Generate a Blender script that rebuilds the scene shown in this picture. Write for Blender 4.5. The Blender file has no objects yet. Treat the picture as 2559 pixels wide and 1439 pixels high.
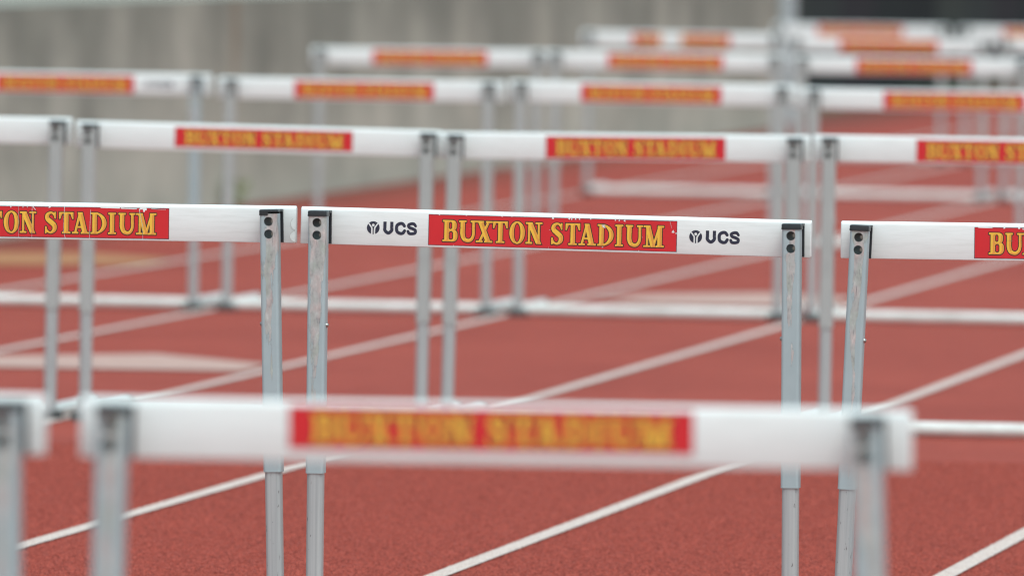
import bpy, math, random
import numpy as np
from mathutils import Matrix, Vector

# ------------------------------------------------------------------ camera, sky, sun, exposure
scene = bpy.context.scene
CAM_F, CAM_YAW, CAM_PITCH, CAM_ROLL, CAM_H = 27481.0, 0.146399, 0.034193, 0.013755, 1.447
ROW2_Y, SPACING = 21.9606, 8.5          # metres from the camera to the second row; hurdle spacing
LANE0_X, LANE_W = -2.5697, 1.067        # right line of lane 0; 42 inch lanes

cam_data = bpy.data.cameras.new('camera')
cam = bpy.data.objects.new('camera', cam_data)
scene.collection.objects.link(cam)
cy_, sy_, cp_, sp_ = math.cos(CAM_YAW), math.sin(CAM_YAW), math.cos(CAM_PITCH), math.sin(CAM_PITCH)
Fv = Vector((-sy_ * cp_, cy_ * cp_, -sp_)); Rv = Vector((cy_, sy_, 0)); Uv = Rv.cross(Fv)
cr, sr = math.cos(CAM_ROLL), math.sin(CAM_ROLL)
R2, U2 = Rv * cr + Uv * sr, Uv * cr - Rv * sr
M = Matrix(((R2.x, U2.x, -Fv.x, 0), (R2.y, U2.y, -Fv.y, 0), (R2.z, U2.z, -Fv.z, CAM_H), (0, 0, 0, 1)))
cam.matrix_world = M
cam_data.sensor_fit = 'HORIZONTAL'; cam_data.sensor_width = 36.0
cam_data.lens = 36.0 * CAM_F / 2559.0
cam_data.clip_start = 0.5; cam_data.clip_end = 3000
cam_data.dof.use_dof = True
cam_data.dof.focus_distance = 22.12
cam_data.dof.aperture_fstop = 6.4
cam_data.dof.aperture_blades = 9
scene.camera = cam

SUN_EL, SUN_AZ = math.radians(62), math.radians(150)   # high, veiled; right of and behind the camera
world = bpy.data.worlds.new('World'); scene.world = world; world.use_nodes = True
nt = world.node_tree; nt.nodes.clear()
out = nt.nodes.new('ShaderNodeOutputWorld'); bg = nt.nodes.new('ShaderNodeBackground')
sky = nt.nodes.new('ShaderNodeTexSky'); sky.sky_type = 'NISHITA'; sky.sun_disc = False
sky.sun_elevation = SUN_EL; sky.sun_rotation = SUN_AZ; sky.dust_density = 2.0; sky.ozone_density = 1.0; sky.air_density = 1.2
hs = nt.nodes.new('ShaderNodeHueSaturation'); hs.inputs['Saturation'].default_value = 0.55   # a cloud veil: nearly neutral sky
bg.inputs['Strength'].default_value = 0.15
tint = nt.nodes.new('ShaderNodeMix'); tint.data_type = 'RGBA'; tint.blend_type = 'MULTIPLY'; tint.inputs[0].default_value = 1.0
tint.inputs[7].default_value = (.90, 1.03, .98, 1)     # cool grey-green cast of the overcast daylight
nt.links.new(sky.outputs[0], hs.inputs['Color']); nt.links.new(hs.outputs[0], tint.inputs[6]); nt.links.new(tint.outputs[2], bg.inputs[0]); nt.links.new(bg.outputs[0], out.inputs[0])

sun_data = bpy.data.lights.new('sun', 'SUN'); sun_data.energy = 1.3; sun_data.angle = math.radians(40); sun_data.color = (.93, 1, .96)
sun = bpy.data.objects.new('sun', sun_data); scene.collection.objects.link(sun)
d_sun = Vector((math.sin(SUN_AZ) * math.cos(SUN_EL), math.cos(SUN_AZ) * math.cos(SUN_EL), math.sin(SUN_EL)))
sun.rotation_euler = d_sun.to_track_quat('Z', 'Y').to_euler(); sun.location = (0, 0, 30)

vs = scene.view_settings
vs.view_transform = 'Standard'; vs.look = 'None'; vs.gamma = 1.0; vs.use_curve_mapping = False
vs.exposure = 0.47
scene.cycles.use_denoising = True
scene.cycles.use_adaptive_sampling = False
scene.cycles.max_bounces = 6
scene.cycles.filter_width = 1.2

rng = random.Random(7)
COL = scene.collection

# ------------------------------------------------------------------ materials
def mat(name):
    m = bpy.data.materials.new(name); m.use_nodes = True
    n = m.node_tree.nodes; l = m.node_tree.links
    return m, n, l, n['Principled BSDF']

def nd(n, t, **kw):
    o = n.new(t)
    for k, v in kw.items(): setattr(o, k, v)
    return o

def ramp(n, stops, interp='LINEAR'):
    r = n.new('ShaderNodeValToRGB'); r.color_ramp.interpolation = interp
    e = r.color_ramp.elements
    e[0].position, e[0].color = stops[0][0], (*stops[0][1], 1) if len(stops[0][1]) == 3 else stops[0][1]
    e[1].position, e[1].color = stops[-1][0], (*stops[-1][1], 1)
    for p, c in stops[1:-1]:
        k = e.new(p); k.color = (*c, 1)
    return r

def coords(n, l, scale=(1, 1, 1), kind='Object'):
    tc = n.new('ShaderNodeTexCoord'); mp = n.new('ShaderNodeMapping'); mp.inputs['Scale'].default_value = scale
    l.new(tc.outputs[kind], mp.inputs['Vector']); return mp.outputs['Vector']

def noise(n, l, vec, scale, detail=4, rough=.55, w=None):
    t = n.new('ShaderNodeTexNoise'); t.inputs['Scale'].default_value = scale
    t.inputs['Detail'].default_value = detail; t.inputs['Roughness'].default_value = rough
    if w is not None:
        t.noise_dimensions = '4D'; l.new(w, t.inputs['W'])
    l.new(vec, t.inputs['Vector']); return t.outputs['Fac']

def mixc(n, l, fac, a, b, blend='MIX'):
    m = n.new('ShaderNodeMix'); m.data_type = 'RGBA'; m.blend_type = blend
    for sock, v in ((m.inputs[0], fac), (m.inputs[6], a), (m.inputs[7], b)):
        if isinstance(v, (int, float)): sock.default_value = v
        elif isinstance(v, tuple): sock.default_value = (*v, 1) if len(v) == 3 else v
        else: l.new(v, sock)
    return m.outputs[2]

def math_(n, l, op, a, b=None, clamp=False):
    m = n.new('ShaderNodeMath'); m.operation = op; m.use_clamp = clamp
    for k, v in ((0, a), (1, b)):
        if v is None: continue
        if isinstance(v, (int, float)): m.inputs[k].default_value = v
        else: l.new(v, m.inputs[k])
    return m.outputs[0]

def bump(n, l, b, height, strength=.3, dist=.002):
    bp = n.new('ShaderNodeBump'); bp.inputs['Strength'].default_value = strength; bp.inputs['Distance'].default_value = dist
    l.new(height, bp.inputs['Height']); l.new(bp.outputs[0], b.inputs['Normal'])

def randw(n, l):
    oi = n.new('ShaderNodeObjectInfo'); return math_(n, l, 'MULTIPLY', oi.outputs['Random'], 37.0)

def make_track():
    m, n, l, b = mat('red_polyurethane_track')
    v = coords(n, l)
    big = noise(n, l, v, .8, 5, .62); mid = noise(n, l, v, 9, 4); fine = noise(n, l, v, 330, 2, .7)
    vo = nd(n, 'ShaderNodeTexVoronoi'); vo.inputs['Scale'].default_value = 230; l.new(v, vo.inputs['Vector'])
    c1 = ramp(n, [(.3, (.300, .051, .035)), (.7, (.372, .068, .046))]); l.new(big, c1.inputs[0])
    c2 = ramp(n, [(.25, (.80, .80, .80)), (.75, (1.15, 1.15, 1.15))]); l.new(mid, c2.inputs[0])
    c3 = ramp(n, [(.30, (.48, .44, .44)), (.5, (1, 1, 1)), (.72, (1.5, 1.45, 1.4))]); l.new(fine, c3.inputs[0])
    c = mixc(n, l, .55, c1.outputs[0], c2.outputs[0], 'MULTIPLY')
    c = mixc(n, l, .85, c, c3.outputs[0], 'MULTIPLY')
    sx = n.new('ShaderNodeSeparateXYZ'); l.new(v, sx.inputs[0])          # dirt along the wall foot plus the wall's contact shade, painted as darker colour
    dirt_shade = nd(n, 'ShaderNodeMapRange'); l.new(math_(n, l, 'ADD', sx.outputs['X'], math_(n, l, 'MULTIPLY', noise(n, l, v, 1.3, 4), .9)), dirt_shade.inputs[0])
    dirt_shade.inputs[1].default_value = -8.0; dirt_shade.inputs[2].default_value = -8.75; dirt_shade.inputs[3].default_value = 0; dirt_shade.inputs[4].default_value = .75
    c = mixc(n, l, dirt_shade.outputs[0], c, (.115, .055, .042))
    fleck = noise(n, l, v, 70, 1, .4)
    fm = ramp(n, [(.80, (0, 0, 0)), (.84, (1, 1, 1))]); l.new(fleck, fm.inputs[0])
    c = mixc(n, l, fm.outputs[0], c, (.5, .42, .36))
    l.new(c, b.inputs['Base Color']); b.inputs['Roughness'].default_value = .8
    b.inputs['Specular IOR Level'].default_value = .2
    bump(n, l, b, vo.outputs['Distance'], .8, .003)
    return m

def make_line(name, col):
    m, n, l, b = mat(name)
    v = coords(n, l)
    fine = noise(n, l, v, 260, 2, .7); mid = noise(n, l, v, 14, 4)
    s = math_(n, l, 'ADD', math_(n, l, 'MULTIPLY', fine, .75), math_(n, l, 'MULTIPLY', mid, .35))
    r = ramp(n, [(.40, (.40, .16, .13)), (.47, tuple(.85 * k for k in col)), (.62, col)]); l.new(s, r.inputs[0])
    l.new(r.outputs[0], b.inputs['Base Color']); b.inputs['Roughness'].default_value = .75
    bump(n, l, b, fine, .6, .002)
    return m

def make_white():
    m, n, l, b = mat('white_plastic')
    v = coords(n, l, (1, 1, 1)); w = randw(n, l)
    dirt = noise(n, l, coords(n, l, (4, 4, 40)), 3.5, 4, .6, w)
    r = ramp(n, [(.28, (.75, .765, .76)), (.55, (.825, .845, .845))]); l.new(dirt, r.inputs[0])
    sc = noise(n, l, coords(n, l, (60, 60, 160)), 1.6, 3, .6, w)
    sm = ramp(n, [(.735, (0, 0, 0)), (.765, (1, 1, 1))]); l.new(sc, sm.inputs[0])
    c = mixc(n, l, math_(n, l, 'MULTIPLY', sm.outputs[0], .5), r.outputs[0], (.42, .40, .38))
    l.new(c, b.inputs['Base Color']); b.inputs['Roughness'].default_value = .42
    return m

def make_rail():
    m, n, l, b = mat('white_base_tube')
    d = noise(n, l, coords(n, l, (6, 20, 20)), 2, 4, .6, randw(n, l))
    r = ramp(n, [(.3, (.56, .56, .53)), (.6, (.74, .74, .72))]); l.new(d, r.inputs[0])
    l.new(r.outputs[0], b.inputs['Base Color']); b.inputs['Roughness'].default_value = .4
    return m

def make_sleeve():
    m, n, l, b = mat('worn_grey_blue_paint')
    w = randw(n, l)
    tc = n.new('ShaderNodeTexCoord'); sx = n.new('ShaderNodeSeparateXYZ'); l.new(tc.outputs['Object'], sx.inputs[0])
    streak = noise(n, l, coords(n, l, (60, 20, 9)), 1.5, 5, .62, w)
    side = noise(n, l, coords(n, l, (1, 1, 1)), 7, 2, .5, w)
    # worn strip down the middle of the front face, strongest under the bolt holes (rubbed by stacking)
    off = math_(n, l, 'MULTIPLY', math_(n, l, 'SUBTRACT', side, .5), .03)
    xx = math_(n, l, 'ABSOLUTE', math_(n, l, 'ADD', sx.outputs['X'], off))
    xm = math_(n, l, 'SUBTRACT', 1.0, math_(n, l, 'MULTIPLY', xx, 62.0))
    zm = nd(n, 'ShaderNodeMapRange'); l.new(sx.outputs['Z'], zm.inputs[0])
    zm.inputs[1].default_value = .40; zm.inputs[2].default_value = .80; zm.inputs[3].default_value = -.52; zm.inputs[4].default_value = -.06
    wa = nd(n, 'ShaderNodeAttribute', attribute_type='OBJECT', attribute_name='wear')
    yf = math_(n, l, 'MULTIPLY', math_(n, l, 'GREATER_THAN', sx.outputs['Y'], -.006), -.5)
    s = math_(n, l, 'ADD', math_(n, l, 'ADD', math_(n, l, 'MULTIPLY', xm, .46), zm.outputs[0]), math_(n, l, 'ADD', math_(n, l, 'ADD', math_(n, l, 'MULTIPLY', streak, 1.0), wa.outputs['Fac']), yf))
    mask = ramp(n, [(.53, (0, 0, 0)), (.555, (1, 1, 1))]); l.new(s, mask.inputs[0])
    rim = ramp(n, [(.515, (0, 0, 0)), (.53, (1, 1, 1)), (.545, (0, 0, 0))]); l.new(s, rim.inputs[0])
    met = noise(n, l, coords(n, l, (50, 50, 26)), 2.0, 3, .6, w)
    mc = ramp(n, [(.28, (.26, .26, .265)), (.45, (.40, .385, .38)), (.58, (.44, .435, .43)), (.78, (.60, .59, .57))]); l.new(met, mc.inputs[0])
    hue = noise(n, l, coords(n, l, (30, 30, 14)), 1.6, 2, .5, w)
    hc = ramp(n, [(.36, (1.15, .96, .94)), (.50, (1, 1, 1)), (.64, (.84, .92, .86))]); l.new(hue, hc.inputs[0])
    scr = noise(n, l, coords(n, l, (240, 240, 16)), 1.4, 3, .6, w)
    scm = ramp(n, [(.64, (0, 0, 0)), (.68, (1, 1, 1))]); l.new(scr, scm.inputs[0])
    mcol = mixc(n, l, .9, mc.outputs[0], hc.outputs[0], 'MULTIPLY')
    mcol = mixc(n, l, math_(n, l, 'MULTIPLY', scm.outputs[0], .75), mcol, (.10, .10, .11))
    pt = noise(n, l, coords(n, l), 22, 3, .5, w)
    pc = ramp(n, [(.3, (.335, .40, .425)), (.7, (.37, .435, .46))]); l.new(pt, pc.inputs[0])
    c = mixc(n, l, mask.outputs[0], pc.outputs[0], mcol)
    c = mixc(n, l, math_(n, l, 'MULTIPLY', rim.outputs[0], .6), c, (.17, .18, .19))
    l.new(c, b.inputs['Base Color']); b.inputs['Roughness'].default_value = .45
    bump(n, l, b, met, .15, .0008)
    return m

def make_alu():
    m, n, l, b = mat('scuffed_aluminium')
    w = randw(n, l)
    st = noise(n, l, coords(n, l, (260, 260, 3)), 1, 3, .6, w)
    c1 = ramp(n, [(.3, (.33, .345, .355)), (.6, (.42, .43, .435))]); l.new(st, c1.inputs[0])
    nk = noise(n, l, coords(n, l, (110, 110, 28)), 1.7, 3, .6, w)
    nm = ramp(n, [(.655, (0, 0, 0)), (.685, (1, 1, 1))]); l.new(nk, nm.inputs[0])
    c = mixc(n, l, math_(n, l, 'MULTIPLY', nm.outputs[0], .8), c1.outputs[0], (.10, .09, .09))
    l.new(c, b.inputs['Base Color']); b.inputs['Metallic'].default_value = .08; b.inputs['Roughness'].default_value = .42
    return m

def plain(name, col, rough=.5, metal=0.0, var=.12, sc=30):
    m, n, l, b = mat(name)
    t = noise(n, l, coords(n, l), sc, 4)
    r = ramp(n, [(.3, tuple(k * (1 - var) for k in col)), (.7, tuple(k * (1 + var) for k in col))]); l.new(t, r.inputs[0])
    l.new(r.outputs[0], b.inputs['Base Color']); b.inputs['Roughness'].default_value = rough; b.inputs['Metallic'].default_value = metal
    return m

def make_concrete():
    m, n, l, b = mat('weathered_concrete')
    tc = n.new('ShaderNodeTexCoord'); sx = n.new('ShaderNodeSeparateXYZ'); l.new(tc.outputs['Object'], sx.inputs[0])
    big = noise(n, l, coords(n, l, (1, .55, .5)), .9, 4)
    c0 = ramp(n, [(.3, (.43, .405, .345)), (.7, (.52, .50, .435))]); l.new(big, c0.inputs[0])
    st = noise(n, l, coords(n, l, (1, 1.0, .16)), .85, 5, .58)
    zz = nd(n, 'ShaderNodeMapRange'); l.new(sx.outputs['Z'], zz.inputs[0])
    zz.inputs[1].default_value = 0; zz.inputs[2].default_value = .98; zz.inputs[3].default_value = -.20; zz.inputs[4].default_value = .19
    s = math_(n, l, 'ADD', st, zz.outputs[0])
    sm = ramp(n, [(.38, (0, 0, 0)), (.66, (1, 1, 1))]); l.new(s, sm.inputs[0])
    c = mixc(n, l, math_(n, l, 'MULTIPLY', sm.outputs[0], .85), c0.outputs[0], (.205, .208, .178))
    bl = noise(n, l, coords(n, l, (1, .5, 1)), 2.6, 5, .6); br = ramp(n, [(.3, (.70, .71, .70)), (.65, (1.06, 1.05, 1.03))]); l.new(bl, br.inputs[0])
    c = mixc(n, l, .9, c, br.outputs[0], 'MULTIPLY')
    # one rust run under a fixing
    ry = math_(n, l, 'ABSOLUTE', math_(n, l, 'SUBTRACT', sx.outputs['Y'], 52.6))
    rm = ramp(n, [(0, (1, 1, 1)), (.16, (0, 0, 0))]); l.new(ry, rm.inputs[0])
    rz = nd(n, 'ShaderNodeMapRange'); l.new(sx.outputs['Z'], rz.inputs[0]); rz.inputs[1].default_value = .35; rz.inputs[2].default_value = .75
    c = mixc(n, l, math_(n, l, 'MULTIPLY', math_(n, l, 'MULTIPLY', rm.outputs[0], rz.outputs[0]), .6), c, (.22, .13, .07))
    l.new(c, b.inputs['Base Color']); b.inputs['Roughness'].default_value = .9
    bump(n, l, b, noise(n, l, coords(n, l), 60, 5), .3, .004)
    return m

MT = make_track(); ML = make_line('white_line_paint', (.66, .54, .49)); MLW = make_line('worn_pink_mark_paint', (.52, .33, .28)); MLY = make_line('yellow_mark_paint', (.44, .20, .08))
MW = make_white(); MR = make_rail(); MS = make_sleeve(); MA = make_alu(); MC = make_concrete()
MGREY = plain('bare_grey_aluminium', (.385, .395, .39), .45, .05, .08, 14)
MRED = plain('red_banner_print', (.62, .014, .022), .38, 0, .06, 12)
MNAVY = plain('navy_print', (.018, .02, .045), .4)
MBLK = plain('letter_outline_print', (.022, .016, .016), .4)
MYEL = plain('yellow_letter_print', (.86, .49, .05), .4, 0, .05, 40)
MORA = plain('orange_letter_print', (.74, .30, .05), .4, 0, .05, 40)
MCAP = plain('black_plastic', (.018, .02, .025), .42, 0, .3, 60)
MSTEEL = plain('steel', (.35, .34, .33), .3, .8, .2, 90)
MRUB = plain('dark_rubber', (.05, .05, .05), .8, 0, .4, 60)
MCORE = plain('chipped_plastic_core', (.60, .59, .57), .7, 0, .08, 200)
MGROUND = plain('dry_grass_ground', (.12, .12, .06), .9, 0, .3, 2)
MTERR = plain('terrace_concrete', (.24, .225, .19), .9, 0, .12, 1.2)
MPOLE = plain('galvanised_steel', (.42, .44, .46), .45, .2, .1, 5)
MLEAF = plain('weed_leaf', (.17, .21, .07), .6, 0, .35, 9)

# ------------------------------------------------------------------ mesh helpers
class MB:
    def __init__(s): s.v, s.f, s.m = [], [], []
    def add(s, verts, faces, mi=0):
        o = len(s.v); s.v += [tuple(map(float, q)) for q in verts]
        s.f += [tuple(i + o for i in q) for q in faces]; s.m += [mi] * len(faces)
    def box(s, x0, x1, y0, y1, z0, z1, mi=0):
        s.add([(x0, y0, z0), (x1, y0, z0), (x1, y1, z0), (x0, y1, z0), (x0, y0, z1), (x1, y0, z1), (x1, y1, z1), (x0, y1, z1)],
              [(0, 3, 2, 1), (4, 5, 6, 7), (0, 1, 5, 4), (1, 2, 6, 5), (2, 3, 7, 6), (3, 0, 4, 7)], mi)
    def loft(s, rings, cap0=True, cap1=True, mi=0):
        n = len(rings[0]); vs_ = [q for r in rings for q in r]; fs = []
        for k in range(len(rings) - 1):
            for i in range(n):
                j = (i + 1) % n
                fs.append((k * n + i, k * n + j, (k + 1) * n + j, (k + 1) * n + i))
        if cap0: fs.append(tuple(reversed(range(n))))
        if cap1: fs.append(tuple(range((len(rings) - 1) * n, len(rings) * n)))
        s.add(vs_, fs, mi)
    def tube(s, pts, r, n=16, mi=0):
        pts = [Vector(q) for q in pts]; rings = []
        up = Vector((0, 0, 1))
        for k, q in enumerate(pts):
            t = (pts[min(k + 1, len(pts) - 1)] - pts[max(k - 1, 0)]).normalized()
            a = t.cross(up)
            if a.length < 1e-3: a = t.cross(Vector((1, 0, 0)))
            a.normalize(); b_ = a.cross(t)
            rings.append([q + a * (r * math.cos(2 * math.pi * i / n)) + b_ * (r * math.sin(2 * math.pi * i / n)) for i in range(n)])
        s.loft(rings, mi=mi)
    def mesh(s, name, mats, smooth=None):
        me = bpy.data.meshes.new(name); me.from_pydata(s.v, [], s.f)
        for m in mats: me.materials.append(m)
        if len(mats) > 1: me.polygons.foreach_set('material_index', s.m)
        if smooth is not None:
            me.polygons.foreach_set('use_smooth', [True] * len(me.polygons))
            me.update()
            try: me.set_sharp_from_angle(angle=math.radians(smooth))
            except Exception: pass
        me.update(); return me

def link(name, me, parent=None):
    o = bpy.data.objects.new(name, me); COL.objects.link(o)
    if parent is not None: o.parent = parent
    return o

def tag(o, label=None, cat=None, group=None, kind=None):
    if label: o['label'] = label
    if cat: o['category'] = cat
    if group: o['group'] = group
    if kind: o['kind'] = kind
    return o

def rrect(w, d, r, n=5, x=0, y=0):
    """rounded rectangle loop in plan, counter-clockwise, centred"""
    pts = []
    for cx, cy, a0 in ((w / 2 - r, -d / 2 + r, -90), (w / 2 - r, d / 2 - r, 0), (-w / 2 + r, d / 2 - r, 90), (-w / 2 + r, -d / 2 + r, 180)):
        for k in range(n + 1):
            a = math.radians(a0 + 90 * k / n); pts.append((x + cx + r * math.cos(a), y + cy + r * math.sin(a)))
    return pts

# ------------------------------------------------------------------ flat print from signed-distance shapes (vector lettering)
def seg_d(X, Y, ax, ay, bx, by):
    dx, dy = bx - ax, by - ay; L = dx * dx + dy * dy + 1e-12
    t = np.clip(((X - ax) * dx + (Y - ay) * dy) / L, 0, 1)
    return np.hypot(X - ax - t * dx, Y - ay - t * dy)
def s_box(X, Y, x0, y0, x1, y1, r=0.0):
    qx = np.abs(X - (x0 + x1) / 2) - (x1 - x0) / 2 + r; qy = np.abs(Y - (y0 + y1) / 2) - (y1 - y0) / 2 + r
    return np.hypot(np.maximum(qx, 0), np.maximum(qy, 0)) + np.minimum(np.maximum(qx, qy), 0) - r
def s_conv(X, Y, pts):
    area = sum(pts[i][0] * pts[(i + 1) % len(pts)][1] - pts[(i + 1) % len(pts)][0] * pts[i][1] for i in range(len(pts)))
    if area < 0: pts = pts[::-1]
    out_ = np.full(X.shape, -1e9)
    for i in range(len(pts)):
        (ax, ay), (bx, by) = pts[i], pts[(i + 1) % len(pts)]
        L = math.hypot(bx - ax, by - ay); nx, ny = (by - ay) / L, -(bx - ax) / L
        out_ = np.maximum(out_, (X - ax) * nx + (Y - ay) * ny)
    return out_
def s_ell(X, Y, cx, cy, rx, ry):
    px, py = X - cx, Y - cy
    k0 = np.hypot(px / rx, py / ry); k1 = np.hypot(px / rx ** 2, py / ry ** 2) + 1e-9
    return np.where(k0 < .05, -min(rx, ry), k0 * (k0 - 1) / k1)
def s_brush(X, Y, pts, steps=26):
    """Catmull-Rom stroke through (x, y, half width)"""
    P = [pts[0]] + list(pts) + [pts[-1]]; sm = []
    for i in range(1, len(P) - 2):
        p0, p1, p2, p3 = (np.array(P[k], float) for k in (i - 1, i, i + 1, i + 2))
        for k in range(steps):
            t = k / steps
            sm.append(.5 * (2 * p1 + (p2 - p0) * t + (2 * p0 - 5 * p1 + 4 * p2 - p3) * t * t + (3 * p1 - p0 - 3 * p2 + p3) * t ** 3))
    sm.append(np.array(pts[-1], float))
    out_ = np.full(X.shape, 1e9)
    for x, y, r in sm: out_ = np.minimum(out_, np.hypot(X - x, Y - y) - r)
    return out_
def U_(*a):
    o = a[0]
    for k in a[1:]: o = np.minimum(o, k)
    return o
def bar(x0, x1, y0, y1, t):        # slanted stroke, horizontal thickness t
    return [(x0 - t / 2, y0), (x0 + t / 2, y0), (x1 + t / 2, y1), (x1 - t / 2, y1)]
TK, TN, SH = .205, .095, .085      # thick stem, thin stroke, serif height

def glyph(ch, X, Y, w):
    B_ = lambda *a, r=.0: s_box(X, Y, *a, r)
    if ch == 'I':
        c = w / 2
        return U_(B_(c - TK / 2, 0, c + TK / 2, 1), B_(0, 0, w, SH, r=.02), B_(0, 1 - SH, w, 1, r=.02))
    if ch == 'B':
        s0 = .085
        up = np.maximum(B_(s0, .49, w * .93, 1, r=.20), -B_(s0 + TK, .49 + SH, w * .93 - TK, 1 - SH, r=.09))
        lo = np.maximum(B_(s0, 0, w, .565, r=.23), -B_(s0 + TK, SH, w - TK, .565 - SH, r=.10))
        return U_(B_(s0, 0, s0 + TK, 1), up, lo, B_(0, 0, s0 + TK + .05, SH, r=.02), B_(0, 1 - SH, s0 + TK + .05, 1, r=.02))
    if ch == 'D':
        s0 = .085
        bo = np.maximum(np.maximum(s_ell(X, Y, s0 + .12, .5, w - s0 - .12, .5), s0 - X),
                        -np.maximum(s_ell(X, Y, s0 + .14, .5, w - s0 - .14 - TK, .5 - SH), s0 + TK - X))
        return U_(B_(s0, 0, s0 + TK, 1), bo, B_(0, 0, s0 + TK + .06, SH, r=.02), B_(0, 1 - SH, s0 + TK + .06, 1, r=.02))
    if ch == 'O':
        return np.maximum(s_ell(X, Y, w / 2, .5, w / 2, .525), -s_ell(X, Y, w / 2, .5, w / 2 - TK, .525 - .085))
    if ch == 'U':
        xl, xr = .175, w - .14
        st = np.maximum(s_brush(X, Y, [(xl, 1.1, TK / 2), (xl, .7, TK / 2), (xl, .36, TK / 2), (xl + .085, .14, .09), ((xl + xr) / 2 + .02, .065, .078), (xr - .08, .15, .07), (xr, .36, .062), (xr, .7, .06), (xr, 1.1, .06)]), Y - 1)
        return U_(st, B_(0, 1 - SH, .35, 1, r=.02), B_(w - .28, 1 - SH, w, 1, r=.02))
    if ch == 'T':
        c = w / 2
        return U_(B_(c - TK / 2, 0, c + TK / 2, 1), B_(.0, 1 - SH, w, 1, r=.02), B_(c - .2, 0, c + .2, SH, r=.02),
                  s_conv(X, Y, [(0, 1), (.0, .68), (.055, .68), (.16, .96)]), s_conv(X, Y, [(w, 1), (w, .68), (w - .055, .68), (w - .16, .96)]))
    if ch == 'X':
        return U_(s_conv(X, Y, bar(.19, w - .19, 1, 0, TK * 1.15)), s_conv(X, Y, bar(.16, w - .17, 0, 1, TN * 1.3)),
                  B_(0, 1 - SH, .37, 1, r=.02), B_(w - .32, 1 - SH, w, 1, r=.02), B_(0, 0, .32, SH, r=.02), B_(w - .38, 0, w, SH, r=.02))
    if ch == 'N':
        return U_(B_(.12, 0, .12 + TN, 1), B_(w - .12 - TN, 0, w - .12, 1), s_conv(X, Y, bar(.19, w - .165, 1, 0, TK * 1.2)),
                  B_(0, 1 - SH, .28, 1, r=.02), B_(0, 0, .32, SH, r=.02), B_(w - .33, 1 - SH, w, 1, r=.02))
    if ch == 'A':
        return U_(s_conv(X, Y, bar(.14, w / 2 - .03, 0, 1, TN * 1.15)), s_conv(X, Y, bar(w - .20, w / 2 - .03, 0, 1, TK * 1.12)),
                  B_(.22, .27, w - .26, .27 + SH), B_(0, 0, .30, SH, r=.02), B_(w - .40, 0, w, SH, r=.02))
    if ch == 'M':
        return U_(B_(.13, 0, .13 + TN, 1), B_(w - .10 - TK, 0, w - .10, 1), s_conv(X, Y, bar(.20, w / 2 - .02, 1, 0, TK * 1.1)),
                  s_conv(X, Y, bar(w / 2 - .02, w - .21, 0, 1, TN * 1.1)), B_(0, 1 - SH, .26, 1, r=.02), B_(w - .28, 1 - SH, w, 1, r=.02),
                  B_(0, 0, .31, SH, r=.02), B_(w - .38, 0, w, SH, r=.02))
    if ch == 'S':
        k = w / .58
        st = s_brush(X, Y, [(.50 * k, .72, .035), (.45 * k, .88, .05), (.29 * k, .965, .05), (.13 * k, .86, .085), (.13 * k, .68, .10), (.30 * k, .53, .11),
                            (.455 * k, .37, .105), (.455 * k, .17, .09), (.29 * k, .035, .05), (.11 * k, .12, .05), (.055 * k, .30, .035)])
        return U_(st, B_(.46 * k, .69, .53 * k, 1, r=.01), B_(.02 * k, 0, .09 * k, .32, r=.01))
    raise KeyError(ch)

def march(mb, f, x0, y0, h, place, mi=0):
    """fill of field<0 as polygons; full cells merged along rows"""
    ins = f < 0
    full = ins[:-1, :-1] & ins[1:, :-1] & ins[:-1, 1:] & ins[1:, 1:]
    anyi = ins[:-1, :-1] | ins[1:, :-1] | ins[:-1, 1:] | ins[1:, 1:]
    part = anyi & ~full
    V, Fc = [], []
    for j in range(full.shape[0]):
        row = full[j].astype(np.int8); e = np.diff(np.concatenate(([0], row, [0])))
        for a, b in zip(np.where(e == 1)[0], np.where(e == -1)[0]):
            o = len(V); V += [(x0 + a * h, y0 + j * h), (x0 + b * h, y0 + j * h), (x0 + b * h, y0 + (j + 1) * h), (x0 + a * h, y0 + (j + 1) * h)]
            Fc.append((o, o + 1, o + 2, o + 3))
    for j, i in zip(*np.where(part)):
        cs = [(0, 0), (1, 0), (1, 1), (0, 1)]; pl = []
        for k in range(4):
            (ax, ay), (bx, by) = cs[k], cs[(k + 1) % 4]
            fa, fb = f[j + ay, i + ax], f[j + by, i + bx]
            if fa < 0: pl.append((x0 + (i + ax) * h, y0 + (j + ay) * h))
            if (fa < 0) != (fb < 0):
                t = fa / (fa - fb); pl.append((x0 + (i + ax + t * (bx - ax)) * h, y0 + (j + ay + t * (by - ay)) * h))
        if len(pl) >= 3:
            o = len(V); V += pl; Fc.append(tuple(range(o, o + len(pl))))
    mb.add([place(x, y) for x, y in V], Fc, mi)

BN_W, BN_H = .507, .0627           # banner size
CAPH = .0435; BASE = .0085         # cap height, baseline above the banner's lower edge
K = BN_W / 2257.0
LET = [('B', 130, 136), ('U', 278, 160), ('X', 434, 150), ('T', 588, 134), ('O', 738, 140), ('N', 885, 152), ('S', 1115, 112), ('T', 1247, 132),
       ('A', 1367, 158), ('D', 1537, 146), ('I', 1698, 72), ('U', 1792, 156), ('M', 1954, 186)]

def blob(X, Y, cx, cy, r, seed):
    a = np.arctan2(Y - cy, X - cx)
    rr = r * (1 + .28 * np.sin(3 * a + seed) + .16 * np.sin(5 * a + 2.1 * seed) + .10 * np.sin(9 * a - seed))
    return np.hypot(X - cx, Y - cy) - rr

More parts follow.
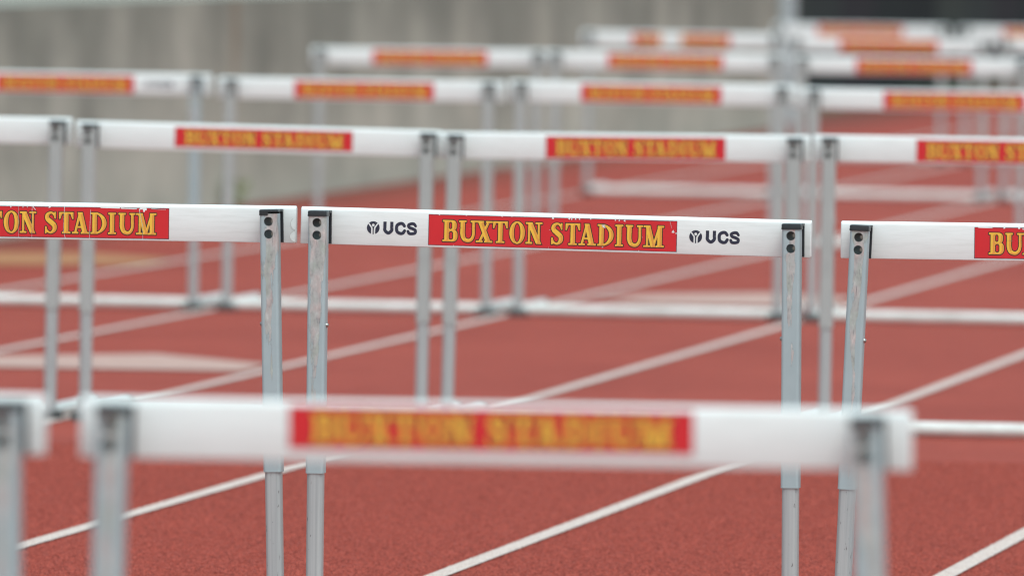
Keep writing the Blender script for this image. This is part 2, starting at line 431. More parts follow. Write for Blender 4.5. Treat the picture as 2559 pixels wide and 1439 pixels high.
def banner_meshes(key, h, chips):
    """banner sheet (navy edge, red field) and its lettering; chips = ('b', x, y, r) blobs and ('l', x0, y0, x1, y1, half width) cracks, in mm"""
    nx, ny = int(BN_W / h) + 4, int(BN_H / h) + 4
    X, Y = np.meshgrid((np.arange(nx) - 1.5) * h, (np.arange(ny) - 1.5) * h)
    ch = np.full(X.shape, 1.0)
    for k, c in enumerate(chips):
        if c[0] == 'b': ch = np.minimum(ch, blob(X, Y, c[1] * .001, c[2] * .001, c[3] * .001, k * 1.7))
        elif c[0] == 'r': ch = np.minimum(ch, s_box(X, Y, c[1] * .001, c[2] * .001, c[3] * .001, c[4] * .001, .002))
        else: ch = np.minimum(ch, seg_d(X, Y, c[1] * .001, c[2] * .001, c[3] * .001, c[4] * .001) - c[5] * .001)
    x0, y0 = X[0, 0], Y[0, 0]
    bm_ = MB()
    march(bm_, np.maximum(s_box(X, Y, 0, 0, BN_W, BN_H), -ch), x0, y0, h, lambda x, y: (x, -.0003, y), 0)
    march(bm_, np.maximum(s_box(X, Y, .0011, .0011, BN_W - .0011, BN_H - .0011), -ch), x0, y0, h, lambda x, y: (x, -.00055, y), 1)
    T = np.full(X.shape, 1.0)
    for c, px, pw in LET:
        gx0 = px * K; gw = pw * K / CAPH
        i0, i1 = max(0, int(gx0 / h) - 8), min(nx, int((gx0 + pw * K) / h) + 12)
        xs = (X[:, i0:i1] - gx0) / CAPH; ysn = (Y[:, i0:i1] - BASE) / CAPH
        T[:, i0:i1] = np.minimum(T[:, i0:i1], glyph(c, xs, ysn, gw) * CAPH)
    tm = MB()
    march(tm, np.maximum(T - .0018, -ch), x0, y0, h, lambda x, y: (x, -.0008, y), 0)
    march(tm, np.maximum(T, -ch), x0, y0, h, lambda x, y: (x, -.00105, y), 1)
    k = 2
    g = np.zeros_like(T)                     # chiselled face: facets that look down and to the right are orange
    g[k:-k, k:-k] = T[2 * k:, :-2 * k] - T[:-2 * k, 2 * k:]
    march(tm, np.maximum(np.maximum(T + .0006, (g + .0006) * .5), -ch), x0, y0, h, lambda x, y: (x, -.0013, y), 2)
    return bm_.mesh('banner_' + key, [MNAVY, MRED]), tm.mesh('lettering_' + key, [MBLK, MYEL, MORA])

def logo_mesh():
    h = .00045; nx, ny = int(.108 / h), int(.030 / h)
    X, Y = np.meshgrid(np.arange(nx) * h - .002, np.arange(ny) * h - .002)
    u, v = (X - .013) / .013, (Y - .013) / .013
    d = np.hypot(u, v) - 1
    arms = U_(s_brush(u, v, [(-.66, .60, .11), (-.40, .24, .11), (-.22, -.1, .12), (-.21, -1.1, .12)]), s_brush(u, v, [(.66, .60, .11), (.40, .24, .11), (.22, -.1, .12), (.21, -1.1, .12)]))
    fig = U_(arms, np.hypot(u, v - .42) - .22)
    split = np.maximum(np.abs(u) - .06, v - .08)
    disc = np.minimum(np.maximum(d, -fig), np.maximum(d, split))
    ring = np.maximum(np.hypot(u, v - .42) - .25, -(np.hypot(u, v - .42) - .17))
    disc = np.minimum(disc, ring * .0 + 1) * .013
    t = lambda x: (X - x) / .026
    w = Y / .026
    Ul = np.maximum(s_brush(t(.0335), w, [(.13, 1.2, .125), (.13, .6, .125), (.14, .32, .125), (.40, .125, .125), (.66, .32, .125), (.67, .6, .125), (.67, 1.2, .125)]), w - 1)
    Cl = s_brush(t(.0575), w, [(.74, .70, .115), (.60, .87, .12), (.38, .875, .125), (.16, .72, .125), (.13, .48, .125), (.18, .25, .125), (.40, .12, .125), (.62, .14, .12), (.76, .33, .115)])
    Sl = s_brush(t(.0815), w, [(.70, .72, .105), (.58, .87, .115), (.36, .885, .115), (.15, .78, .115), (.20, .60, .115), (.45, .51, .12), (.68, .38, .115), (.66, .18, .115), (.42, .115, .115), (.20, .14, .115), (.10, .30, .105)])
    f = np.minimum(disc, np.minimum(np.minimum(Ul, Cl), Sl) * .026)
    rg = np.random.RandomState(4)
    for _ in range(26):                      # worn print
        f = np.maximum(f, -(np.hypot(X - rg.uniform(0, .105), Y - rg.uniform(.012, .027)) - rg.uniform(.0002, .0006)))
    mb = MB(); march(mb, f, X[0, 0], Y[0, 0], h, lambda x, y: (x, -.0004, y), 0)
    return mb.mesh('logo', [MNAVY])

CH_C = [('b', 357, 49, 3.0), ('b', 360, 46, 1.6), ('b', 499, 41, 2.6), ('b', 505, 38, 1.5), ('l', 492, 62, 496, 48, .35), ('b', 356, 6, 1.5), ('b', 254, 61.5, 2), ('b', 287, 61, 1.6), ('b', 292, 60.5, 1.5), ('b', 300, 61, 1.6),
        ('b', 308, 61, 1.4), ('b', 331, 61.5, 1), ('b', 381, 61, 1.4), ('b', 389, 60.5, 1.4), ('b', 400, 60.3, 1.8), ('b', 22, 62.5, 1.4), ('b', 77, 62.5, 1.2), ('b', 150, 62.5, 1.3), ('b', 170, 62.7, 1.1),
        ('b', 248, 38, .9), ('b', 437, 28, .7), ('l', 60, 37, 96, 36, .2), ('l', 0, 0, 506, 0, .3), ('l', 246, 0, 246, 4, .3), ('b', 52, 1, .8), ('b', 430, 1, .9)]
CH_L = [('l', 196, 0, 196, 62, .35), ('l', 224, 0, 224, 62, .4), ('l', 291, 62, 290, 42, .5), ('l', 290, 42, 289, 14, .4), ('l', 289, 14, 293, 0, .5), ('l', 343, 0, 345, 58, .45), ('l', 445, 60, 453, 24, .6), ('l', 453, 24, 453, 0, .4),
        ('b', 456, 60, 4.2), ('b', 449, 62, 3), ('l', 366, 62.2, 405, 61.6, .8), ('l', 408, 61.4, 440, 60.6, .9), ('l', 470, 61, 500, 60, .5), ('l', 226, 62, 231, 56, .8), ('b', 205, 61, 1.2), ('b', 180, 61, 1.3), ('b', 260, 62, 2), ('b', 214, 61, 1), ('b', 120, 61, 1.5)]
CH_R = [('l', 8, 62, 36, 61.5, .6), ('b', 60, 62, 1.8), ('b', 90, 62, 2), ('b', 98, 60, 1.5), ('l', 62, 36, 96, 35, .25), ('b', 118, 22, 2.2), ('b', 110, 26, 1.3)]
PR = {'focus': banner_meshes('focus', .00062, CH_C), 'cracked': banner_meshes('cracked', .00062, CH_L), 'nicked': banner_meshes('nicked', .00062, CH_R),
      'clean': banner_meshes('clean', .001, []), 'patched': banner_meshes('patched', .001, [('r', 150, -2, 255, 66)])}
LOGO = logo_mesh()

# ------------------------------------------------------------------ hurdle parts
BW, BH, BT = 1.041, .075, .020     # crossbar
PW, PD = .0366, .041               # sleeve width and depth
YB = PD / 2 + .026                 # crossbar front, measured from the post centre line (away from the camera)

def crossbar_mesh():
    prof = []
    def arc(cy, cz, r, a0, a1, n):
        for k in range(n + 1):
            a = math.radians(a0 + (a1 - a0) * k / n); prof.append((cy + r * math.cos(a), cz + r * math.sin(a)))
    arc(.002, -BH + .002, .002, 270, 180, 2)
    arc(.0075, -.0075, .0075, 180, 90, 6)
    arc(BT - .0075, -.0075, .0075, 90, 0, 5)
    arc(BT - .002, -BH + .002, .002, 0, -90, 2)
    mb = MB(); e = .0016
    rings = []
    for x, g in ((-BW / 2, e), (-BW / 2 + e, 0), (0, 0), (BW / 2 - e, 0), (BW / 2, e)):
        sy, sz = (BT - 2 * g) / BT, (BH - 2 * g) / BH
        rings.append([(x, BT / 2 + (y - BT / 2) * sy, -BH / 2 + (z + BH / 2) * sz) for y, z in prof])
    mb.loft(rings)
    return mb.mesh('crossbar', [MW], 30)

def sleeve_mesh(z0, z1):
    """rounded square tube from z0 to z1, open, with two real bolt holes in the front wall"""
    wall, r, n = .0024, .0055, 4
    outer = rrect(PW, PD, r, n); inner = rrect(PW - 2 * wall, PD - 2 * wall, r - wall * .8, n)
    N = len(outer); mb = MB()
    zh = [z1 - .0155, z1 - .0155 - .0253]; hr = .0092
    cells = [(zh[0] + .0127, zh[0] - .0126), (zh[1] + .0127, zh[1] - .0127)]
    # the front wall lies between loop points N-1 (left) and 0 (right)
    for loop, flip in ((outer, False), (inner, True)):
        V = [(x, y, z0) for x, y in loop] + [(x, y, z1) for x, y in loop]; Fs = []
        for i in range(N - 1):
            q = (i, i + 1, N + i + 1, N + i); Fs.append(q[::-1] if flip else q)
        mb.add(V, Fs)
        xl, xr, yy = loop[N - 1][0], loop[0][0], loop[0][1]
        def quad(za, zb):
            q = [(xl, yy, za), (xr, yy, za), (xr, yy, zb), (xl, yy, zb)]
            mb.add(q, [(3, 2, 1, 0) if flip else (0, 1, 2, 3)])
        lo = cells[1][1]
        quad(z0, lo); quad(cells[0][0], z1)
        for (zt, zb), zc in zip(((cells[0][0], cells[1][0]), (cells[1][0], cells[1][1])), zh):
            m = 32; circ = [(hr * math.cos(2 * math.pi * k / m), yy, zc + hr * math.sin(2 * math.pi * k / m)) for k in range(m)]
            ring = []
            for k in range(m):
                a = 2 * math.pi * k / m; c, s = math.cos(a), math.sin(a)
                tx = (xr / c) if c > 1e-6 else ((xl / c) if c < -1e-6 else 1e9)
                tz = ((zt - zc) / s) if s > 1e-6 else (((zb - zc) / s) if s < -1e-6 else 1e9)
                t = min(tx, tz); ring.append((c * t, yy, zc + s * t))
            cor = [(xr, yy, zt), (xl, yy, zt), (xl, yy, zb), (xr, yy, zb)]
            Fs = []
            for k in range(m):
                j = (k + 1) % m
                q = (k, m + k, m + j, j); Fs.append(q[::-1] if flip else q)
            mb.add(circ + ring, Fs)
            for q in cor:                    # corner triangles
                ks = sorted(range(m), key=lambda k: (ring[k][0] - q[0]) ** 2 + (ring[k][2] - q[2]) ** 2)[:2]
                if min(abs(ring[ks[0]][0] - q[0]) + abs(ring[ks[0]][2] - q[2]), 1) > 1e-6:
                    mb.add([ring[ks[0]], q, ring[ks[1]]], [(0, 1, 2)])
    yo, yi = outer[0][1], inner[0][1]
    for zc in zh:                            # hole walls
        m = 32
        V = [(hr * math.cos(2 * math.pi * k / m), y, zc + hr * math.sin(2 * math.pi * k / m)) for y in (yo, yi) for k in range(m)]
        mb.add(V, [(k, m + k, m + (k + 1) % m, (k + 1) % m) for k in range(m)])
    for z in (z0,):                          # bottom rim
        mb.add([(x, y, z) for x, y in outer] + [(x, y, z) for x, y in inner], [((i + 1) % N, i, N + i, N + (i + 1) % N) for i in range(N)])
    me = mb.mesh('post_sleeve', [MS], 35)
    return me, zh

def post_low_mesh(z1):
    mb = MB(); lp = rrect(.0328, .0365, .0095, 5)
    mb.loft([[(x, y, z) for x, y in lp] for z in (.012, z1)])
    return mb.mesh('lower_post', [MA], 40)

def cap_mesh(broken):
    mb = MB(); o = .0012
    lp = rrect(PW + 2 * o, PD + 2 * o, .006, 4)
    def dome(loop, zb, zt):
        rings = []
        for z, s in ((zb, 1.0), (zt - .003, 1.0), (zt - .001, .98), (zt, .93)):
            rings.append([(x * s, y * s, z) for x, y in loop])
        mb.loft(rings)
    if broken:                               # right front of the skirt is missing: a thin lid with half a skirt
        dome(lp, -.0045, 0)
        half = [(max(-PW / 2 - o, min(x, -.001)), y) for x, y in lp]
        mb.loft([[(x, y, z) for x, y in half] for z in (-.0115, -.0046)])
    else:
        dome(lp, -.0105, 0)
        mb.loft([[(x * 1.02, y * 1.02, z) for x, y in lp] for z in (-.0112, -.0078)])
    # tongue reaching back to the crossbar
    mb.box(-PW / 2 - .0005, PW / 2 + .0016, PD / 2 + .0015, PD / 2 + .0255, -.005, -.0006)
    return mb.mesh('post_cap', [MCAP], 35)

def spacer_mesh():
    mb = MB()
    mb.box(-PW / 2 + .003, PW / 2 - .003, PD / 2 + .0005, PD / 2 + .018, -.066, -.0055)   # recessed core
    mb.box(-PW / 2 - .0005, PW / 2 + .0016, PD / 2 + .018, PD / 2 + .0257, -.0675, -.0055)   # flange against the crossbar
    return mb.mesh('spacer', [MCAP])

def lathe_x(prof, n=16, mat_=None, name='part'):
    """prof (x, r) spun about the x axis"""
    mb = MB(); mb.loft([[(x, r * math.cos(2 * math.pi * k / n), r * math.sin(2 * math.pi * k / n)) for k in range(n)] for x, r in prof])
    return mb.mesh(name, [mat_], 40)

BUTTON = lathe_x([(-.004, .0048), (.0015, .0048), (.0035, .0042), (.0047, .0028), (.0051, .0008)], 16, MSTEEL, 'push_button')
mbx = MB(); n_ = 14
mbx.loft([[(.0042 * math.cos(-2 * math.pi * k / n_), y, .0042 * math.sin(-2 * math.pi * k / n_)) for k in range(n_)] for y in (0, -.009)])
BOLT = mbx.mesh('bolt', [MSTEEL], 40)
XBAR = crossbar_mesh(); CAP, CAPB = cap_mesh(False), cap_mesh(True); SPACER = spacer_mesh()
mbx = MB(); lp_ = rrect(.070, .062, .014, 4); mbx.loft([[(x * s, y * s, z) for x, y in lp_] for z, s in ((0.0, 1), (.022, 1), (.027, .9))]); FOOT = mbx.mesh('foot', [MRUB], 40)
RT = .0205                                  # base tube radius
SLEEVES = {}; GREYS = {}

def leg_mesh(side, L=.62):
    pts = []; c = .055                      # rounded corner where the rail turns back into the leg
    for k in range(9):
        a = math.radians(90 * k / 8); pts.append((side * (-c + c * math.sin(a)), c - c * math.cos(a), RT + .005))
    pts += [(0, c + .15, RT + .004), (0, L, RT + .002)]
    mb = MB(); mb.tube(pts, RT, 16); mb.tube([(0, L + .0005, RT + .002), (0, L + .02, RT + .002)], RT * 1.08, 16, 1)
    return mb.mesh('leg', [MR, MRUB], 50)
LEG = {-1: leg_mesh(-1), 1: leg_mesh(1)}

def hurdle(row, lane, label, dx=0, z=.838, tilt=0, ins=(.036, .036), lean=(0, 0), yaw=0, dy=0, art='clean', off=.262, logos=(), broken=False, chipped=False, grey=(False, False), bn_scale=1.0, bn_top=.0085, wear=(-.02, -.02)):
    root = bpy.data.objects.new('hurdle', None); COL.objects.link(root); root.empty_display_size = .1
    root.location = (LANE0_X + LANE_W * (lane - .5) + dx, ROW2_Y + SPACING * (row - 2) + dy - YB, 0); root.rotation_euler = (0, 0, yaw)
    tag(root, label, 'hurdle', 'hurdles set across the lanes of the track')
    xb = link('crossbar', XBAR, root); xb.location = (0, YB, z); xb.rotation_euler = (0, -tilt, 0)
    bn, tx = PR[art]
    b = link('banner', bn, xb); b.location = (-BW / 2 + off, 0, -bn_top - BN_H * bn_scale); b.scale = (1, 1, bn_scale)
    t = link('lettering', tx, xb); t.location = b.location; t.scale = b.scale
    for lx in logos:
        lg = link('logo', LOGO, xb); lg.location = (-BW / 2 + lx, 0, -.052)
    if chipped:
        h = .0005; X, Y = np.meshgrid(np.arange(0, 40) * h - .001, np.arange(0, 100) * h - .001)
        f = np.maximum(np.minimum(s_ell(X, Y, .015, .0125, .0125, .0115), s_ell(X, Y, .016, .038, .012, .013)), X - .0135)
        mb = MB(); march(mb, f, X[0, 0], Y[0, 0], h, lambda x, y: (x, -.0005, y), 0)
        march(mb, np.maximum(np.maximum(np.abs(f) - .0005, X - .0135), .004 - X * 1.0 - .003), X[0, 0], Y[0, 0], h, lambda x, y: (x, -.0008, y), 1)
        cpo = link('chipped_edge', mb.mesh('chipped_edge', [MW, MCORE]), xb); cpo.location = (BW / 2 - .0145, 0, -BH + .001)
    for s, inset, ln, gy, wr in ((-1, ins[0], lean[0], grey[0], wear[0]), (1, ins[1], lean[1], grey[1], wear[1])):
        xt = s * (BW / 2 - inset) + (.0095 if s < 0 else .001); zt = z + tilt * xt - .006          # top of the cap
        base_x = xt + ln * zt
        ang = math.atan2(xt - base_x, zt)
        rot = (0, ang, 0)
        zs1 = zt - .0085
        key = round(zs1, 3)
        if key not in SLEEVES: SLEEVES[key] = (*sleeve_mesh(zt - .530, zs1), post_low_mesh(zt - .50))
        me, zh, low = SLEEVES[key]
        if gy:
            if key not in GREYS: GREYS[key] = me.copy(); GREYS[key].materials[0] = MGREY
            me = GREYS[key]
        sl = link('post_sleeve', me, root); sl['wear'] = float(wr); sl.location = (base_x, 0, 0); sl.rotation_euler = rot
        lo = link('lower_post', low, root); lo.location = (base_x, 0, 0); lo.rotation_euler = rot
        cp = link('post_cap', CAPB if (broken and s > 0) else CAP, sl); cp.location = (0, 0, zt)
        sp = link('spacer', SPACER, sl); sp.location = (0, 0, zt)
        bu = link('push_button', BUTTON, sl); bu.location = (-s * PW / 2, -.002, zt - .231); bu.rotation_euler = (0, 0, 0 if s < 0 else math.pi)
        if row <= 3:
            for q in zh:
                bo = link('bolt', BOLT, sl); bo.location = (.0035, PD / 2 - .0024, q)
        lg = link('leg', LEG[s], root); lg.location = (base_x, 0, 0)
        ft = link('foot', FOOT, root); ft.location = (base_x, -.002, 0)
        if s < 0: xl = base_x
        else: xr = base_x
    mb = MB(); mb.tube([(xl + .054, 0, RT + .005), ((xl + xr) / 2, 0, RT + .005), (xr - .054, 0, RT + .005)], RT * .997, 18)
    link('base_rail', mb.mesh('base_rail', [MR], 50), root)
    return root

# ------------------------------------------------------------------ setting
def sheet(name, pts, z, m, parent=None, kind=None):
    me = bpy.data.meshes.new(name); me.from_pydata([(x, y, z) for x, y in pts], [], [tuple(range(len(pts)))]); me.materials.append(m)
    o = link(name, me, parent)
    if kind: o['kind'] = kind
    return o

WALL_X, WALL_Y1, WALL_H = -9.13, 74.3, 1.005
sheet('ground', [(-900, -300), (900, -300), (900, 1500), (-900, 1500)], -.03, MGROUND, None, 'structure')
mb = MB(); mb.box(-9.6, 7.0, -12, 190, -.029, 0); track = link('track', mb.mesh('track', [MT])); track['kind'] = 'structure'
for k in range(3, -6, -1):
    x = LANE0_X + LANE_W * k
    sheet('lane_line', [(x - .0235, -10), (x + .0235, -10), (x + .0235, 188), (x - .0235, 188)], .004, ML, track)
sheet('exchange_mark', [(-6.79, 33.72), (-5.84, 33.80), (-5.84, 34.35), (-6.32, 34.98), (-6.79, 34.55)], .004, MLW, track)
sheet('exchange_mark', [(-5.70, 40.75), (-5.40, 40.38), (-4.78, 40.42), (-4.78, 41.4), (-5.15, 41.75), (-5.6, 41.3)], .004, MLW, track)
sheet('exchange_mark', [(-8.95, 43.1), (-7.95, 43.7), (-7.95, 44.35), (-8.4, 44.95), (-8.95, 44.8)], .004, MLY, track)

# loose-laid rubber granules standing proud of the near track, and the same granules under line paint
def granules(name, pts, m, label, k=1.0):
    me = bpy.data.meshes.new(name); me.from_pydata([tuple(q) for q in pts], [], [])
    o = link(name, me); tag(o, label, 'granules', kind='stuff')
    g = MB(); rr = random.Random(5)
    top = [(0, 0, .55)]; ring = [(math.cos(a) * rr.uniform(.8, 1.1), math.sin(a) * rr.uniform(.8, 1.1), rr.uniform(.0, .25)) for a in [i * 2 * math.pi / 6 for i in range(6)]]
    low = [(x * .9, y * .9, -.35) for x, y, z in ring]
    g.add(top + ring + low, [(0, 1 + i, 1 + (i + 1) % 6) for i in range(6)] + [(1 + i, 7 + i, 7 + (i + 1) % 6, 1 + (i + 1) % 6) for i in range(6)])
    grain = bpy.data.objects.new(name + '_grain', g.mesh(name + '_grain', [m]))
    ng = bpy.data.node_groups.new(name, 'GeometryNodeTree')
    ng.interface.new_socket('Geometry', in_out='INPUT', socket_type='NodeSocketGeometry'); ng.interface.new_socket('Geometry', in_out='OUTPUT', socket_type='NodeSocketGeometry')
    a = ng.nodes.new('NodeGroupInput'); z = ng.nodes.new('NodeGroupOutput'); ip = ng.nodes.new('GeometryNodeInstanceOnPoints'); oi = ng.nodes.new('GeometryNodeObjectInfo')
    oi.inputs['Object'].default_value = grain
    rs = ng.nodes.new('FunctionNodeRandomValue'); rs.data_type = 'FLOAT'; rs.inputs[2].default_value = .0015 * k; rs.inputs[3].default_value = .0038 * k
    rv = ng.nodes.new('FunctionNodeRandomValue'); rv.data_type = 'FLOAT_VECTOR'; rv.inputs[0].default_value = (-.3, -.3, 0); rv.inputs[1].default_value = (.3, .3, 6.28)
    L = ng.links.new
    L(a.outputs[0], ip.inputs['Points']); L(oi.outputs['Geometry'], ip.inputs['Instance']); L(rv.outputs[0], ip.inputs['Rotation']); L(rs.outputs[1], ip.inputs['Scale']); L(ip.outputs[0], z.inputs[0])
    md = o.modifiers.new('granules', 'NODES'); md.node_group = ng
    return o

def grain_mat(name, lo, hi):
    m, n, l, b = mat(name)
    oi = n.new('ShaderNodeObjectInfo'); rp = ramp(n, [(0, lo), (1, hi)]); l.new(oi.outputs['Random'], rp.inputs[0])
    l.new(rp.outputs[0], b.inputs['Base Color']); b.inputs['Roughness'].default_value = .75; b.inputs['Specular IOR Level'].default_value = .3
    return m
rg = np.random.RandomState(11); NG = 420000
gy = 22.9 + 6.2 * rg.rand(NG) ** 1.35; gxx = -6.6 + 5.4 * rg.rand(NG)
near = np.abs((gxx - LANE0_X) / LANE_W - np.round((gxx - LANE0_X) / LANE_W)) * LANE_W
edge = .0225 + .002 * rg.randn(NG)
inside = near < edge
red_pts = np.stack([gxx, gy, np.full(NG, .0006)], 1)[~inside]; wh_pts = np.stack([gxx, gy, np.full(NG, .0041)], 1)[inside]
granules('rubber_granules', red_pts, grain_mat('granule_red', (.20, .037, .026), (.45, .086, .058)), 'coarse red rubber granules of the near track surface')
granules('painted_granules', wh_pts, grain_mat('granule_painted', (.50, .38, .34), (.76, .66, .61)), 'white painted granules along the near lane lines', .6)

# retaining wall along the far side of the track, cast in bays with shallow grooves
wall = bpy.data.objects.new('concrete_wall', None); COL.objects.link(wall); wall.location = (0, 0, 0)
tag(wall, 'long low weathered concrete wall with dark streaks along the far edge of the track', 'wall')
BAY = 9.0; y = WALL_Y1
while y > 20:
    mb = MB(); y0 = y - BAY + .012; c = .008
    prof = [(WALL_X, y0 + c), (WALL_X, y - c), (WALL_X - c, y), (WALL_X - .26, y), (WALL_X - .26, y0), (WALL_X - c, y0)]
    mb.loft([[(px, py, -.02) for px, py in prof], [(px, py, WALL_H) for px, py in prof]])
    link('wall_bay', mb.mesh('wall_bay', [MC]), wall)
    y -= BAY
mb = MB(); mb.box(WALL_X - 30, WALL_X - .262, 15, WALL_Y1, -.02, WALL_H - .03); link('terrace', mb.mesh('terrace', [MTERR]))['kind'] = 'structure'

# pole at the wall's end
mb = MB(); lp_ = rrect(.13, .13, .02, 4); mb.loft([[(px, py, z) for px, py in lp_] for z in (-.03, 3.2)])
pole = bpy.data.objects.new('metal_pole', None); COL.objects.link(pole); pole.location = (-9.33, 76.2, 0)
link('shaft', mb.mesh('pole_shaft', [MPOLE], 40), pole)
mb = MB(); mb.box(-.13, .13, -.13, .13, -.03, .012); link('base_plate', mb.mesh('base_plate', [MPOLE]), pole)
mb = MB(); mb.loft([[(px * s, py * s, z) for px, py in lp_] for z, s in ((3.2005, 1.08), (3.22, 1.08), (3.235, .6))]); link('end_cap', mb.mesh('end_cap', [MCAP]), pole)
tag(pole, 'pale grey square metal pole standing at the end of the concrete wall', 'pole')

# dark screened fence beyond the wall
fence = bpy.data.objects.new('screen_fence', None); COL.objects.link(fence); fence.location = (-9.98, 78, 0)
tag(fence, 'dark green-black screened fence beyond the end of the concrete wall', 'fence')
dark = [plain('fence_screen_%d' % k, c, .95, 0, .3, 1.5) for k, c in enumerate([(.003, .006, .008), (.018, .023, .024), (.005, .009, .011), (.026, .032, .029), (.014, .012, .017)])]
mpost = plain('fence_post_paint', (.02, .025, .026), .5)
fy = 0.0; k = 0
while fy < 46:
    wd = 1.15
    mb = MB(); nseg = 8; V = []; Fs = []
    rows_z = (.03, 2.35)
    for side in (0, 1):
        for z in rows_z:
            for i in range(nseg + 1):
                yy = .03 + (wd - .06) * i / nseg; xx = (.03 if i % 2 else .0) + (.0 if side == 0 else -.006)
                V.append((xx, yy, z))
    q = nseg + 1
    for i in range(nseg):
        Fs.append((i, i + 1, q + i + 1, q + i)); Fs.append((2 * q + i + 1, 2 * q + i, 3 * q + i, 3 * q + i + 1))
        Fs.append((q + i, q + i + 1, 3 * q + i + 1, 3 * q + i)); Fs.append((i + 1, i, 2 * q + i, 2 * q + i + 1))
    mb.add(V, Fs)
    o = link('screen_panel', mb.mesh('screen_panel', [dark[(k // 2 * 3) % 5]]), fence); o.location = (0, fy, 0)
    if k % 2 == 0:
        mb = MB(); mb.tube([(-.05, 0, -.03), (-.05, 0, 2.45)], .03, 10)
        o = link('fence_post', mb.mesh('fence_post', [mpost], 40), fence); o.location = (0, fy, 0)
    fy += wd; k += 1
mb = MB(); mb.tube([(-.05, 0, 2.40), (-.05, fy, 2.40)], .021, 10); link('top_rail', mb.mesh('top_rail', [mpost], 40), fence)

# weed at the foot of the wall
weed = bpy.data.objects.new('weed', None); COL.objects.link(weed); weed.location = (WALL_X + .06, 52.3, 0)
tag(weed, 'small green weed growing at the foot of the concrete wall', 'weed')
mb = MB(); r_ = random.Random(3)
for k in range(90):
    a = r_.uniform(0, 6.28); hh = r_.uniform(.01, .13); rr = r_.uniform(0, .13) * (1 - hh * 2); L = r_.uniform(.025, .05); e = r_.uniform(-.2, .9); wv = .009
    p0 = Vector((max(-.05, rr * math.cos(a) * .5), rr * math.sin(a) * 1.8, hh)); d = Vector((math.cos(a) * math.cos(e), math.sin(a) * math.cos(e), math.sin(e))); sd = Vector((-math.sin(a), math.cos(a), 0)) * wv
    mb.add([p0, p0 + d * L * .5 + sd, p0 + d * L, p0 + d * L * .5 - sd], [(0, 1, 2, 3)])
link('foliage', mb.mesh('foliage', [MLEAF]), weed)
mb = MB()
for k in range(9):
    a = r_.uniform(0, 6.28); mb.tube([(0, .02 * k - .08, 0), (max(-.05, .05 * math.cos(a)), .02 * k - .08 + .07 * math.sin(a), .07), (max(-.05, .08 * math.cos(a)), .02 * k - .08 + .12 * math.sin(a), .12)], .0025, 5)
link('stem', mb.mesh('stem', [MLEAF]), weed)

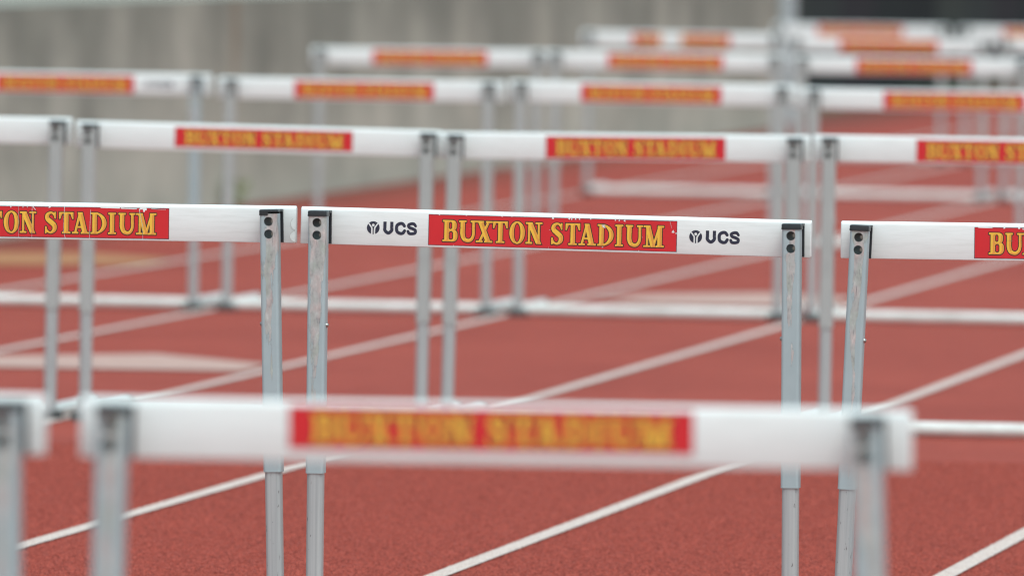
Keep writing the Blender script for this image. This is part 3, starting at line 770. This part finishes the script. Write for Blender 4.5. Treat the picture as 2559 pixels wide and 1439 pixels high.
# ------------------------------------------------------------------ the hurdles, row by row away from the camera
HD = [
 (1, 1, 'blurred foreground hurdle, nearest and widest of all, its banner seen whole', dict(dx=.030, z=.838, tilt=.0045, ins=(.041, .052), lean=(-.017, .040), off=.264, bn_scale=.87, bn_top=.0055)),
 (1, 0, 'blurred foreground hurdle cut off at the left edge, only its right end showing', dict(dx=.011, z=.837, ins=(.036, .042), lean=(0, .012))),
 (2, 0, 'sharp hurdle with two dark round-emblem logos beside its red banner', dict(dx=-.0485, z=.8396, tilt=-.0097, ins=(.0345, .0345), lean=(.002, .009), art='focus', off=.262, wear=(.12, -.10), logos=(.136, .794))),
 (2, -1, 'sharp hurdle at left with cracked peeling banner and chipped crossbar end', dict(dx=-.033, z=.8437, tilt=.0030, ins=(.036, .0465), lean=(0, .028), art='cracked', off=.2735, wear=(0, .02), broken=True, chipped=True)),
 (2, 1, 'sharp hurdle cut off at the right edge, only the start of its lettering showing', dict(dx=-.015, z=.8366, tilt=.0035, ins=(.0355, .036), lean=(-.034, 0), art='nicked', off=.270, wear=(.0, 0))),
 (3, -3, 'hurdle end at the left edge, just behind the sharp row, no banner showing', dict(dx=.032, z=.8492, ins=(.036, .034), lean=(0, -.014))),
 (3, -2, 'slightly blurred hurdle behind the sharp row, directly above the cracked banner hurdle', dict(dx=.019, z=.836, tilt=-.0107, ins=(.037, .033), lean=(-.003, -.010), off=.283, bn_scale=.9, bn_top=.0095)),
 (3, -1, 'slightly blurred hurdle directly behind the sharp hurdle with two logos', dict(dx=-.007, z=.8307, tilt=.0069, ins=(.036, .040), lean=(-.015, .004), off=.296)),
 (3, 0, 'slightly blurred hurdle cut off at the right edge, first row behind the sharp row', dict(dx=-.023, z=.8367, ins=(.040, .036), lean=(-.004, 0), off=.288)),
 (4, -4, 'blurred hurdle at the left edge with a faint dark logo right of its banner', dict(dx=.002, z=.8461, ins=(.036, .050), lean=(0, .002), off=.252, logos=(.80,), grey=(True, False))),
 (4, -3, 'blurred hurdle in the second row behind the sharp row, in front of the rust-streaked wall', dict(dx=.001, z=.8382, ins=(.044, .052), lean=(-.004, .003), off=.279)),
 (4, -2, 'blurred hurdle in the second row behind the sharp row, near the middle of the picture', dict(dx=-.009, z=.842, tilt=-.002, ins=(.040, .052), lean=(.003, -.004), off=.262)),
 (4, -1, 'blurred hurdle in the second row behind the sharp row, at the right edge', dict(dx=-.025, z=.8326, ins=(.045, .036), lean=(.005, 0), off=.300)),
 (5, -4, 'strongly blurred hurdle standing alone leftmost in its row against the concrete wall', dict(dx=-.008, z=.8435, tilt=.003, ins=(.036, .036), off=.272)),
 (5, -3, 'strongly blurred hurdle whose end meets the leftmost hurdle against the wall', dict(dx=-.034, z=.843, tilt=-.002, off=.268)),
 (5, -2, 'strongly blurred hurdle near the right edge, just above the last board of its column', dict(dx=-.02, z=.838, off=.275)),
 (6, -4, 'far hurdle with a white patch interrupting its red banner', dict(dx=-.016, z=.838, tilt=-.002, art='patched', off=.262)),
 (6, -3, 'far hurdle just right of the one with the patched banner', dict(dx=-.01, z=.826, off=.262)),
 (6, -2, 'far hurdle cut off at the right edge in the row of the patched banner', dict(dx=.0, z=.838, off=.262)),
 (7, -4, 'farthest hurdle showing its whole banner, just below the dark fence', dict(dx=-.075, z=.807, off=.262)),
 (7, -3, 'farthest hurdle at the right edge, below the dark fence', dict(dx=-.04, z=.807, off=.262)),
]
for row, lane, label, kw in HD:
    kw.setdefault('grey', (True, True) if row >= 3 else (False, False))
    hurdle(row, lane, label, **kw)
